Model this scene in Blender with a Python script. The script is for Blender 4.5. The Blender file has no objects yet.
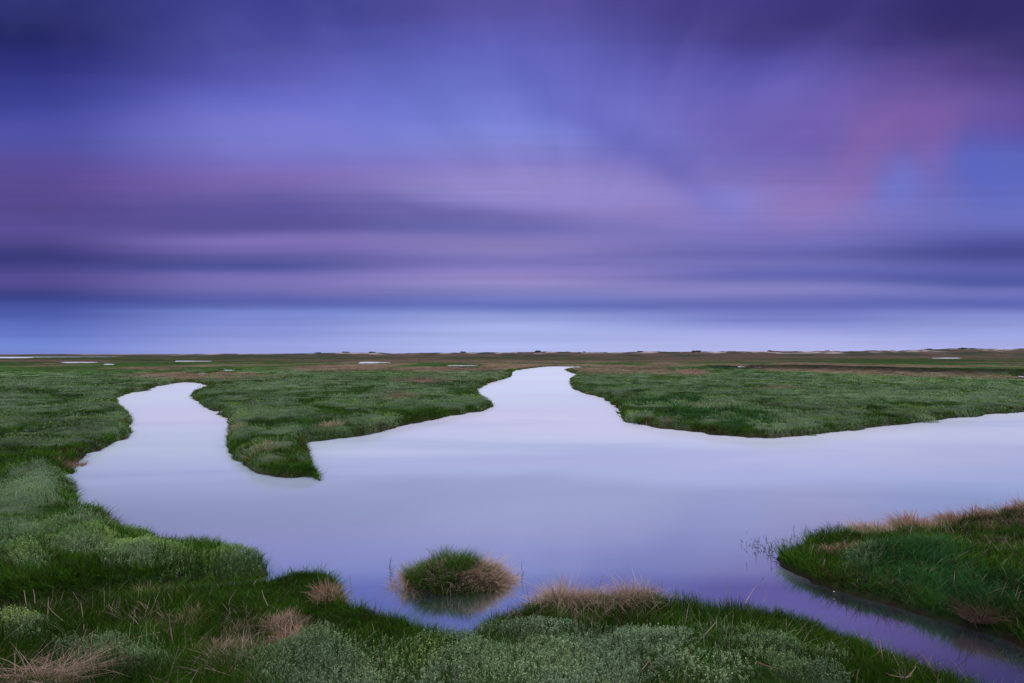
import bpy, math
import numpy as np
from mathutils import Vector

rng = np.random.default_rng(11)
scene = bpy.context.scene
COL = scene.collection

# ------------------------------------------------------------------ camera
F, CAM_H, YH = 568.9, 3.2, 354.0
PITCH = math.atan((YH - 341.5) / F)
cam = bpy.data.cameras.new('camera')
cam.sensor_width = 36.0
cam.lens = 20.0
cam.clip_start, cam.clip_end = 0.05, 20000
camo = bpy.data.objects.new('camera', cam)
COL.objects.link(camo)
camo.location = (0, 0, CAM_H)
camo.rotation_euler = (math.pi / 2 + PITCH, 0, 0)
scene.camera = camo
CP, SP = math.cos(PITCH), math.sin(PITCH)


def ray(px, py):
    a = (np.asarray(px, float) - 512) / F
    b = -(np.asarray(py, float) - 341.5) / F
    return a, CP - b * SP, SP + b * CP


def at(px, py, z=0.0):
    """world point at height z seen in the survey photograph at px, py"""
    x, y, dz = ray(px, py)
    t = (CAM_H - z) / np.maximum(-dz, 1e-5)
    return x * t, y * t


def at_depth(px, py, Y):
    x, y, dz = ray(px, py)
    t = Y / y
    return np.array([x * t, Y, CAM_H + dz * t])


def proj(x, y, z):
    dz = z - CAM_H
    f = y * CP + dz * SP
    u = -y * SP + dz * CP
    f = np.where(f < 0.05, 0.05, f)
    return 512 + F * x / f, 341.5 - F * u / f


# ------------------------------------------------------------------ noise
def _h(i, j, s):
    n = (i * 374761393 + j * 668265263 + s * 974634777) & 0xFFFFFFFF
    n = ((n ^ (n >> 13)) * 1274126177) & 0xFFFFFFFF
    n = n ^ (n >> 16)
    return (n & 0xFFFFFF) / float(0xFFFFFF)


def vnoise(x, y, s=0):
    xi, yi = np.floor(x).astype(np.int64), np.floor(y).astype(np.int64)
    fx, fy = x - xi, y - yi
    fx, fy = fx * fx * (3 - 2 * fx), fy * fy * (3 - 2 * fy)
    a, b = _h(xi, yi, s), _h(xi + 1, yi, s)
    c, d = _h(xi, yi + 1, s), _h(xi + 1, yi + 1, s)
    return (a + (b - a) * fx) * (1 - fy) + (c + (d - c) * fx) * fy


def fbm(x, y, s=0, o=4):
    v, a, t = 0, .5, 0
    for k in range(o):
        v = v + a * vnoise(x * 2 ** k + 17.3 * k, y * 2 ** k - 9.1 * k, s + k)
        t += a
        a *= .5
    return v / t


def domes(x, y, cx, cy, s):
    """rounded cushions on a jittered lattice, 1 on top and 0 between"""
    u, v = x / cx + .35 * vnoise(x / cx * 1.7, y / cy * 1.7, s + 50), y / cy + .35 * vnoise(x / cx * 1.7 + 9, y / cy * 1.7, s + 51)
    i0, j0 = np.floor(u).astype(np.int64), np.floor(v).astype(np.int64)
    best = np.zeros_like(u)
    for di in (-1, 0, 1):
        for dj in (-1, 0, 1):
            i, j = i0 + di, j0 + dj
            du_ = u - (i + .15 + .7 * _h(i, j, s))
            dv_ = v - (j + .15 + .7 * _h(i, j, s + 1))
            R = .45 + .40 * _h(i, j, s + 2)
            best = np.maximum(best, (1 - (du_ * du_ + dv_ * dv_) / (R * R)) * (.6 + .4 * _h(i, j, s + 3)))
    return np.sqrt(np.clip(best, 0, 1))


def cushions(x, y):
    r = np.hypot(x, y)
    near = domes(x, y, 1.5, 1.15, 501)
    far = domes(x, y, 2.3, 1.5, 541)
    return lerp(near, far, sstep(22, 34, r)) * sstep(7.0, 9, r) * np.where((x > 2) & (r < 14), .25, 1) * (1 - .6 * sstep(80, 160, r))


def sstep(a, b, x):
    t = np.clip((x - a) / (b - a), 0, 1)
    return t * t * (3 - 2 * t)


def lerp(a, b, t):
    return a + (b - a) * t


# ------------------------------------------------------------------ water outlines
def smooth(pts, n=5):
    p = np.array(pts)
    out = []
    N = len(p)
    for i in range(N):
        p0, p1, p2, p3 = p[i - 1], p[i], p[(i + 1) % N], p[(i + 2) % N]
        for k in range(n):
            t = k / n
            out.append(.5 * ((2 * p1) + (p2 - p0) * t + (2 * p0 - 5 * p1 + 4 * p2 - p3) * t * t
                             + (3 * p1 - p0 - 3 * p2 + p3) * t ** 3))
    return np.array(out)


MAIN = [
    (190, 382.5, 0), (171, 384, 0), (143, 390, 0), (119, 396.5, 0), (115, 403, 0), (128, 411, .3), (128, 421, .3),
    (130, 427, .2), (116, 443, 0), (89, 453, 0), (68, 466, 0), (67, 477, .2), (73, 489, .35), (96, 500, .35),
    (120, 515, .4), (150, 531, .3), (180, 540, .2), (210, 545, .15), (235, 551, .12), (258, 559, .12), (270, 568, .05),
    (264, 579, 0), (235, 583, 0), (190, 586, 0), (150, 591, 0), (100, 596, 0), (50, 602, 0), (0, 608, 0),
    (-300, 640, 0), (-900, 720, 0),
    (-900, 740, .31), (-300, 648, .31), (0, 612, .24), (50, 604, .27), (100, 598, .26), (190, 587, .17), (240, 583, .17),
    (275, 578, .2), (300, 574, .17), (330, 574, .17), (345, 578, .2), (350, 588, .31), (362, 596, .31), (385, 604, .28),
    (410, 610, .28), (440, 617, .4), (465, 618, .4), (490, 614, .28), (510, 606, .31), (525, 600, .31), (545, 594, .31),
    (580, 592, .31), (640, 592, .31), (690, 594, .31), (720, 592, .31), (760, 594, .31), (790, 599, .31), (830, 613, .27),
    (870, 631, .22), (900, 645, .2), (930, 656, .2), (960, 669, .2), (1000, 690, .2), (1100, 745, .31), (1300, 860, .31),
    (1500, 1000, .31),
    (1550, 900, 0), (1200, 735, 0), (1024, 652, 0), (992, 638, 0), (962, 629, 0), (932, 620, 0), (902, 610.5, 0),
    (873, 602, 0), (843, 594, 0), (813, 583, 0), (788, 571, 0), (776, 559, 0), (779, 552, .1), (788, 545, .2),
    (807, 535, .2), (849, 526, .25), (902, 519, .3), (947, 514, .3), (975, 509, .3), (1024, 507, .3), (1090, 503, .3), (1200, 498, .3), (1500, 490, .4),
    (2500, 470, .4),
    (2500, 395, 0), (1900, 396, 0), (1500, 397.5, 0), (1300, 400, 0), (1150, 404, 0), (1080, 407.5, 0), (1024, 411.5, 0), (985, 416, 0), (940, 420, 0), (900, 424, 0), (850, 430, 0),
    (800, 435, 0), (770, 437.5, 0), (740, 437, 0), (700, 433, 0), (660, 428, 0), (640, 424, 0), (628, 419, 0),
    (625, 411, 0), (612, 404, 0), (600, 399, 0), (585, 393, 0), (573, 387, 0), (571, 379, 0), (577, 375, 0),
    (568, 371.5, 0), (566, 369, 0), (585, 367, 0),
    (550, 366.5, 0), (520, 370, 0), (514, 371.5, 0), (511, 376, 0), (497, 381, 0), (482, 385, 0), (474, 391, 0),
    (479, 396, .25), (490, 402, .25), (486, 408, 0), (470, 413, 0), (440, 417, 0), (415, 423, 0), (395, 429, 0),
    (370, 434, 0), (350, 438, 0), (330, 440, 0), (310, 442, 0), (303, 445, 0), (308, 452, .25), (313, 463, .25),
    (320, 473, .2), (312, 476.5, 0), (290, 477, 0), (253, 472, 0), (232, 460, 0), (224, 448, 0), (222, 439, 0),
    (225.5, 429, 0), (222, 419, 0), (205, 408, 0), (190, 398, 0), (190, 391, .2), (200, 386, .3), (212, 384, .3),
]
polys = [smooth([at(*p) for p in MAIN], 4)]
PONDS = [(78, 362.2, 18, 1.1), (108, 364, 4, .8), (190, 361, 17, .8), (228, 370, 5, .8), (202, 373, 4, .8),
         (287, 378, 3, .6), (372, 362.3, 15, 1.3), (461, 365.3, 16, .6), (736, 366.6, 8, 1.1), (720, 366.1, 3, .6),
         (948, 358, 13, .8), (1021, 376, 5, .7)]
for cx, cy, rx, ry in PONDS:
    q = []
    for k in range(16):
        a = 2 * math.pi * k / 16
        wob = 1 + .25 * math.sin(3 * a + cx)
        s = math.sin(a)
        q.append(at(cx + rx * math.cos(a) * wob, cy + .38 * ry * s * wob, .3 if s > .1 else .05))
    polys.append(np.array(q))
# far estuary on the left and the reed-lined ditch on the right
polys.append(np.array([at(*p) for p in [(-500, 356.3, 0), (140, 356.3, 0), (180, 356.5, 0), (150, 356.5, .3), (110, 356.9, .3),
                                        (32, 357.1, .3), (32, 357.6, .3), (20, 358.0, .3), (-500, 358.8, .3)]]))
DITCH = np.array([at(*p) for p in [(742, 367.2, 0), (800, 367.5, 0), (850, 369, 0), (930, 371.5, 0), (1024, 373, 0), (1300, 375, 0),
                                   (1300, 375.3, .3), (1024, 373.3, .3), (930, 371.8, .3), (850, 369.4, .3), (800, 368.2, .3), (742, 368.2, .3)]])
polys.append(DITCH)


def seg_dist(x, y, P, near=None):
    """distance to the closed outline P, and inside flag"""
    d2 = np.full(x.shape, 1e18)
    ins = np.zeros(x.shape, bool)
    for i in range(len(P)):
        ax, ay = P[i - 1]
        bx, by = P[i]
        ex, ey = bx - ax, by - ay
        L = ex * ex + ey * ey + 1e-12
        t = np.clip(((x - ax) * ex + (y - ay) * ey) / L, 0, 1)
        d2 = np.minimum(d2, (x - ax - t * ex) ** 2 + (y - ay - t * ey) ** 2)
        if ay != by:
            c = (ay > y) != (by > y)
            ins ^= c & (x < ex * (y - ay) / (by - ay) + ax)
    return np.sqrt(d2), ins


# ------------------------------------------------------------------ ground grid (polar, centred under the viewpoint)
th = np.radians(np.concatenate([np.arange(-180, -62, 4.0), np.arange(-62, 62.01, .2), np.arange(66, 180.1, 4.0)]))
rr = np.concatenate([[.02, .5, 1.0], 1.5 * 1.0105 ** np.arange(0, 800)])
rr = rr[rr < 7000]
NT, NR = len(th), len(rr)
TT, RR = np.meshgrid(th, rr)
GX, GY = RR * np.sin(TT), RR * np.cos(TT)
lnr = np.log(rr)


def shore(x, y):
    """signed distance to water edge: positive on land"""
    s = np.full(x.shape, 1e9)
    for P in polys:
        d, ins = seg_dist(x, y, P)
        s = np.minimum(s, np.where(ins, -d, d))
    return s


S0 = shore(GX.ravel(), GY.ravel()).reshape(GX.shape)
sc_ = np.clip(RR / 12, .35, 6)
wob = (fbm(GX * 1.3 / sc_, GY * 1.3 / sc_, 3, 4) - .5) * (.26 + .22 * sstep(11, 24, RR)) * sc_ ** .8 + (fbm(GX * 4 / sc_, GY * 4 / sc_, 13, 3) - .5) * .22 * sc_ ** .8 * sstep(10, 20, RR)
wob2 = (fbm(GX * 5, GY * 5, 7, 2) - .5) * .12
SH = S0 + np.where(RR < 60, wob + wob2, wob * .3)
CU = cushions(GX.ravel(), GY.ravel()).reshape(GX.shape)
SH = SH + np.where(RR > 9, .26 * (CU - .42) * np.clip(RR / 20, .5, 1.5), 0) * sstep(9, 13, RR)
humm = (fbm(GX * .55, GY * .55, 21, 3) - .5) * .26 + (fbm(GX * 1.7, GY * 1.7, 31, 2) - .5) * .14
humm = humm * sstep(.1, 1.2, SH)
roll = (fbm(GX * .03, GY * .03, 41, 3) - .5) * .25 * sstep(30, 200, RR)
bank_w = .28 * np.clip(RR / 14, 1, 10)
hb = sstep(-.6, .55, SH / bank_w)
rb = (GX > 2.2) & (RR < 13) & (GY > 3)
GZ = np.where(rb, -.4 + (.49 + .13 * np.clip(SH, 0, 2) + .5 * np.clip(humm, -.12, .3)) * hb, -.4 + (.62 + np.clip(humm, -.12, .3) + roll) * hb)


def lookup(A, x, y):
    t = np.arctan2(x, y)
    r = np.maximum(np.hypot(x, y), .021)
    ft = np.interp(t, th, np.arange(NT))
    fr = np.interp(np.log(r), lnr, np.arange(NR))
    i, j = np.minimum(fr.astype(int), NR - 2), np.minimum(ft.astype(int), NT - 2)
    a, b = fr - i, ft - j
    return (A[i, j] * (1 - a) * (1 - b) + A[i + 1, j] * a * (1 - b) + A[i, j + 1] * (1 - a) * b + A[i + 1, j + 1] * a * b)


# ------------------------------------------------------------------ what grows where
class Patch:
    """an elliptical patch of growth lying on the marsh"""
    def __init__(self, px, py, rx, ry, k=1.0, z=.35):
        self.c = np.array(at(px, py, z))
        e1 = (np.array(at(px + rx, py, z)) - self.c)
        e2 = (np.array(at(px, py + ry, z)) - self.c)
        self.M = np.linalg.inv(np.array([e1, e2]).T)
        self.k = k

    def __call__(self, x, y, soft=.5):
        dx, dy = x - self.c[0], y - self.c[1]
        a = self.M[0, 0] * dx + self.M[0, 1] * dy
        b = self.M[1, 0] * dx + self.M[1, 1] * dy
        d = np.sqrt(a * a + b * b) + (fbm(x * 1.1, y * 1.1, 77, 3) - .5) * .5
        return self.k * (1 - sstep(1 - soft, 1 + soft, d))


PURS = [Patch(*p) for p in [
    (430, 655, 150, 28), (600, 655, 130, 34), (520, 622, 60, 8), (330, 672, 80, 22), (760, 650, 45, 18), (735, 625, 40, 7, .7),
    (95, 640, 46, 16, 1), (30, 628, 32, 9, 1), (140, 655, 30, 8, .9), (700, 668, 60, 14), (820, 640, 30, 10, .6), (810, 672, 40, 9, .7),
    (180, 568, 84, 12, 1, .10), (120, 560, 40, 8, 1, .15), (70, 548, 28, 6), (40, 530, 32, 6), (90, 520, 26, 5), (15, 516, 22, 4), (85, 540, 25, 5), (25, 560, 25, 6, .8),
    (20, 440, 40, 4, .7), (60, 420, 40, 4, .7), (90, 405, 25, 2, .7), (40, 478, 20, 5, .6), (30, 500, 25, 4, .7),
    (250, 408, 40, 3, .8), (300, 415, 40, 3, .8), (400, 405, 40, 2.5, .7), (330, 428, 30, 3, .7), (380, 420, 30, 3, .5),
    (925, 413, 24, 5), (880, 419, 25, 3, .6), (985, 408, 30, 4, .8), (1010, 402, 30, 3), (830, 400, 35, 2.5, .8), (820, 390, 60, 2, .7),
    (890, 395, 40, 2, .6), (700, 388, 40, 2, .6), (955, 385, 50, 2, .6), (760, 398, 30, 2, .5),
    (862, 553, 22, 9, .9), (930, 612, 30, 8, .9), (890, 590, 26, 8, .8), (965, 622, 26, 8, .8), (985, 575, 30, 12, .3)]]
BLUE = [Patch(*p) for p in [(910, 560, 60, 25, .75), (960, 585, 70, 20, .75), (720, 410, 55, 9, .6), (690, 402, 40, 7, .6), (655, 400, 30, 5, .6), (760, 420, 40, 6, .6)]]
STRAW = [Patch(p[0], p[1], p[2], p[3] * (1.6 if p[1] < 400 else 1), *p[4:]) for p in [
    (200, 374.5, 70, 2.6), (60, 360.3, 60, 1.0), (440, 368, 55, 1.6), (422, 379, 30, 1.6), (340, 367, 50, 2), (400, 395, 20, 3, .8),
    (690, 371, 18, 2.5), (700, 360, 120, .9, .8), (850, 357, 250, .9, .8), (560, 361, 90, .8, .9), (420, 360, 120, 1.1), (150, 368, 30, 1, .6),
    (660, 418, 18, 4, .4), (780, 386, 25, 1.5, .6), (270, 452, 18, 7, .2), (720, 404, 40, 3, .5),
    (270, 612, 50, 8, .55), (250, 640, 35, 9, .7), (150, 610, 50, 5, .5), (240, 662, 40, 10, .5), (50, 675, 60, 8, .6), (590, 604, 60, 8, .7),
    (520, 618, 20, 5, .5), (910, 518, 70, 5, .8), (1000, 512, 40, 6, .8), (835, 542, 30, 4, .6), (1000, 545, 30, 14, .35)]]


def growth(x, y):
    """shares of purslane, blue grass, straw; and a brightness field"""
    r = np.hypot(x, y)
    n1 = fbm(x * .48, y * .70, 101, 4)
    n2 = fbm(x * .16, y * .10, 111, 3)
    nf = fbm(x * .05, y * .02, 121, 4)
    pu = np.zeros_like(x)
    for p in PURS:
        pu = np.maximum(pu, p(x, y))
    pu = pu * np.where(r < 10, lerp(.35, 1, sstep(.36, .46, fbm(x * 1.5, y * 1.5, 151, 4))), 1)
    cu = cushions(x, y)
    pu = np.maximum(pu, sstep(.47, .57, n1 + .12 * (cu - .5)) * sstep(.25, .6, cu + .25 * (fbm(x * 2, y * 2, 161, 2) - .5)) * sstep(9, 16, r) * np.where((x > 2.5) & (r < 20), .1, 1))
    pu = pu * (1 - .5 * sstep(60, 160, r))
    pu = np.where(r > 8.6, pu * lerp(.35, 1, sstep(.2, .6, cu)), pu)
    bl = np.zeros_like(x)
    for p in BLUE:
        bl = np.maximum(bl, p(x, y))
    st = np.zeros_like(x)
    for p in STRAW:
        st = np.maximum(st, p(x, y))
    st = np.maximum(st, sstep(.49, .62, nf) * sstep(45, 120, r) * .85)
    st = np.maximum(st, .50 * sstep(140, 320, r) * sstep(.4, .55, fbm(x * .008, y * .004, 131, 4)))
    br = .75 + .6 * (n1 - .5) + .7 * (n2 - .5) + .9 * (fbm(x * 1.8, y * 1.8, 141, 2) - .5)
    return np.clip(pu, 0, 1), np.clip(bl, 0, 1), np.clip(st, 0, 1), np.clip(br, .3, 1.3)


G1, G2 = np.array([.020, .072, .008]), np.array([.100, .225, .022])     # fresh marsh grass
YG = np.array([.100, .200, .020])
BG1, BG2 = np.array([.018, .100, .032]), np.array([.078, .225, .080])   # blue-green couch grass
PU1, PU2 = np.array([.100, .190, .075]), np.array([.430, .560, .310])   # sea purslane
ST1, ST2 = np.array([.190, .140, .110]), np.array([.640, .510, .430])   # dead straw
MUD = np.array([.050, .036, .028])

pu, bl, st, br = growth(GX.ravel(), GY.ravel())
GZ = GZ + (pu.reshape(GX.shape) * .08 + .22 * CU * np.clip(18 / np.maximum(RR, 1), .5, 1.0) - .04 + .10 * bl.reshape(GX.shape)) * sstep(.1, .6, SH) * (1 - .5 * sstep(60, 150, RR))
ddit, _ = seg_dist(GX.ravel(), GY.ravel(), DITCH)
ditch_far = ((1 - sstep(4, 11, ddit)) * (GY.ravel() > 0)).reshape(GX.shape)      # dark growth along the ditch
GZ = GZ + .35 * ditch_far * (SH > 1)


# ------------------------------------------------------------------ mesh helpers
def set_props(o, label=None, cat=None, group=None, kind=None):
    for k, v in (('label', label), ('category', cat), ('group', group), ('kind', kind)):
        if v:
            o[k] = v
    return o


def mesh_from(name, V, quads=None, tris=None, col=None, mat=None, smooth_=False, parent=None):
    me = bpy.data.meshes.new(name)
    V = np.asarray(V, np.float32)
    loops, tot = [], []
    if quads is not None and len(quads):
        loops.append(np.asarray(quads, np.int32).ravel())
        tot.append(np.full(len(quads), 4, np.int32))
    if tris is not None and len(tris):
        loops.append(np.asarray(tris, np.int32).ravel())
        tot.append(np.full(len(tris), 3, np.int32))
    loops, tot = np.concatenate(loops), np.concatenate(tot)
    start = np.concatenate([[0], np.cumsum(tot)[:-1]]).astype(np.int32)
    me.vertices.add(len(V))
    me.vertices.foreach_set('co', V.ravel())
    me.loops.add(len(loops))
    me.loops.foreach_set('vertex_index', loops)
    me.polygons.add(len(tot))
    me.polygons.foreach_set('loop_start', start)
    if smooth_:
        me.polygons.foreach_set('use_smooth', np.ones(len(tot), bool))
    if col is not None:
        a = me.attributes.new('col', 'FLOAT_COLOR', 'POINT')
        c = np.ones((len(V), 4), np.float32)
        c[:, :3] = np.clip(col, 0, 1)
        a.data.foreach_set('color', c.ravel())
    me.update(calc_edges=True)
    if mat:
        me.materials.append(mat)
    o = bpy.data.objects.new(name, me)
    COL.objects.link(o)
    if parent is not None:
        o.parent = parent
    return o


class Acc:
    def __init__(self):
        self.V, self.Q, self.T, self.C, self.n = [], [], [], [], 0

    def add(self, V, Q, T, C):
        self.V.append(V); self.C.append(C)
        if Q is not None: self.Q.append(Q + self.n)
        if T is not None: self.T.append(T + self.n)
        self.n += len(V)

    def build(self, name, mat, parent=None, loc=None):
        if not self.n:
            return None
        V = np.concatenate(self.V)
        if loc is not None:
            V = V - np.asarray(loc)
        o = mesh_from(name, V, np.concatenate(self.Q) if self.Q else None, np.concatenate(self.T) if self.T else None,
                      np.concatenate(self.C), mat, False, parent)
        if loc is not None and parent is None:
            o.location = loc
        return o


def add_blades(acc, P, h, w, lean, ldir, bend, c0, c1, nseg=3, yaw=None):
    """grass blades: tapering bent ribbons rooted at P"""
    N = len(P)
    if N == 0: return
    yaw = rng.uniform(0, 2 * np.pi, N) if yaw is None else yaw
    side = np.stack([np.cos(yaw), np.sin(yaw), np.zeros(N)], 1)
    ld = np.stack([np.cos(ldir), np.sin(ldir), np.zeros(N)], 1)
    V, C = [], []
    for k in range(nseg + 1):
        t = k / nseg
        off = (lean * t + bend * t * t) * h
        up = h * (t - .45 * np.minimum(bend, 1.4) * t * t * .8)
        c = P + ld * off[:, None]
        c[:, 2] += up
        cc = lerp(c0, c1, t ** 1.2)
        if k < nseg:
            ww = (w * (1 - .75 * t) * .5)[:, None]
            V += [c - side * ww, c + side * ww]
            C += [cc, cc]
        else:
            V.append(c); C.append(cc)
    m = 2 * nseg + 1
    V = np.stack(V, 1).reshape(-1, 3)
    C = np.stack(C, 1).reshape(-1, 3)
    b = (np.arange(N) * m)[:, None]
    Q = [b + np.array([[2 * k, 2 * k + 1, 2 * k + 3, 2 * k + 2]]) for k in range(nseg - 1)]
    Q = np.concatenate(Q) if Q else None
    T = b + np.array([[2 * nseg - 2, 2 * nseg - 1, 2 * nseg]])
    acc.add(V, Q, T, C)


def add_leaves(acc, P, d, ln, wd, c):
    """small oval leaves starting at P pointing along d"""
    N = len(P)
    if N == 0: return
    d = d / np.linalg.norm(d, axis=1, keepdims=True)
    q = rng.normal(size=(N, 3))
    s = np.cross(d, q)
    s /= np.linalg.norm(s, axis=1, keepdims=True) + 1e-9
    mid = P + d * (ln * .55)[:, None]
    V = np.stack([P, mid - s * (wd * .5)[:, None], P + d * ln[:, None], mid + s * (wd * .5)[:, None]], 1).reshape(-1, 3)
    C = np.repeat(c, 4, axis=0).reshape(N, 4, 3).copy()
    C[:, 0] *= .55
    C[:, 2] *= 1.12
    acc.add(V, np.arange(N * 4).reshape(N, 4), None, C.reshape(-1, 3))


def sprigs(acc, P, h, nl, ll, lw, col):
    """leafy shoots: nl leaves up a short stem"""
    N = len(P)
    if N == 0: return
    for k in range(nl):
        t = .35 + .65 * (k + rng.uniform(0, 1, N)) / nl
        a = rng.uniform(0, 2 * np.pi, N)
        e = rng.uniform(.15, 1.25, N)
        d = np.stack([np.cos(a) * np.cos(e), np.sin(a) * np.cos(e), np.sin(e)], 1)
        q = P.copy()
        q[:, 2] += h * t
        q[:, :2] += rng.normal(0, .25, (N, 2)) * ll[:, None]
        cc = col * (lerp(.45, 1.1, t) * rng.uniform(.75, 1.25, N))[:, None]  # leaves lower on the stem darkened, shading painted into the colour
        add_leaves(acc, q, d, ll * rng.uniform(.7, 1.2, N), lw * rng.uniform(.8, 1.2, N), cc)


# ------------------------------------------------------------------ materials
def new_mat(name):
    m = bpy.data.materials.new(name)
    m.use_nodes = True
    nt = m.node_tree
    nt.nodes.clear()
    return m, nt, nt.nodes.new('ShaderNodeOutputMaterial')


def foliage_mat(name, rough=.6, trans=.22, spec=.25):
    m, nt, out = new_mat(name)
    at_ = nt.nodes.new('ShaderNodeAttribute'); at_.attribute_name = 'col'
    p = nt.nodes.new('ShaderNodeBsdfPrincipled')
    p.inputs['Roughness'].default_value = rough
    p.inputs['Specular IOR Level'].default_value = spec
    t = nt.nodes.new('ShaderNodeBsdfTranslucent')
    mx = nt.nodes.new('ShaderNodeMixShader'); mx.inputs[0].default_value = trans
    nt.links.new(at_.outputs['Color'], p.inputs['Base Color'])
    nt.links.new(at_.outputs['Color'], t.inputs['Color'])
    nt.links.new(p.outputs[0], mx.inputs[1]); nt.links.new(t.outputs[0], mx.inputs[2])
    nt.links.new(mx.outputs[0], out.inputs[0])
    return m


def ground_mat(name, bump=.5, sc=14.0):
    m, nt, out = new_mat(name)
    L = nt.links.new
    at_ = nt.nodes.new('ShaderNodeAttribute'); at_.attribute_name = 'col'
    tc = nt.nodes.new('ShaderNodeTexCoord')
    no = nt.nodes.new('ShaderNodeTexNoise'); no.inputs['Scale'].default_value = sc; no.inputs['Detail'].default_value = 6
    L(tc.outputs['Object'], no.inputs['Vector'])
    mr = nt.nodes.new('ShaderNodeMapRange'); mr.inputs[1].default_value = .25; mr.inputs[2].default_value = .75
    mr.inputs[3].default_value = .55; mr.inputs[4].default_value = 1.35
    L(no.outputs[0], mr.inputs[0])
    mu = nt.nodes.new('ShaderNodeVectorMath'); mu.operation = 'SCALE'
    L(at_.outputs['Color'], mu.inputs[0]); L(mr.outputs[0], mu.inputs['Scale'])
    p = nt.nodes.new('ShaderNodeBsdfPrincipled'); p.inputs['Roughness'].default_value = .8
    p.inputs['Specular IOR Level'].default_value = .05
    L(mu.outputs[0], p.inputs['Base Color'])
    bp = nt.nodes.new('ShaderNodeBump'); bp.inputs['Strength'].default_value = bump; bp.inputs['Distance'].default_value = .05
    L(no.outputs[0], bp.inputs['Height']); L(bp.outputs[0], p.inputs['Normal'])
    L(p.outputs[0], out.inputs[0])
    return m


M_GRASS = foliage_mat('marsh grass blades', .8, .25, .03)
M_PURS = foliage_mat('sea purslane leaves', .8, .12, .06)
M_STRAW = foliage_mat('dead straw', .8, .35, .05)
M_GROUND = ground_mat('marsh soil and turf')
M_MUD = ground_mat('wet mud', .8, 20)
M_SAND = ground_mat('dune turf and sand', .3, .4)


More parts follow.
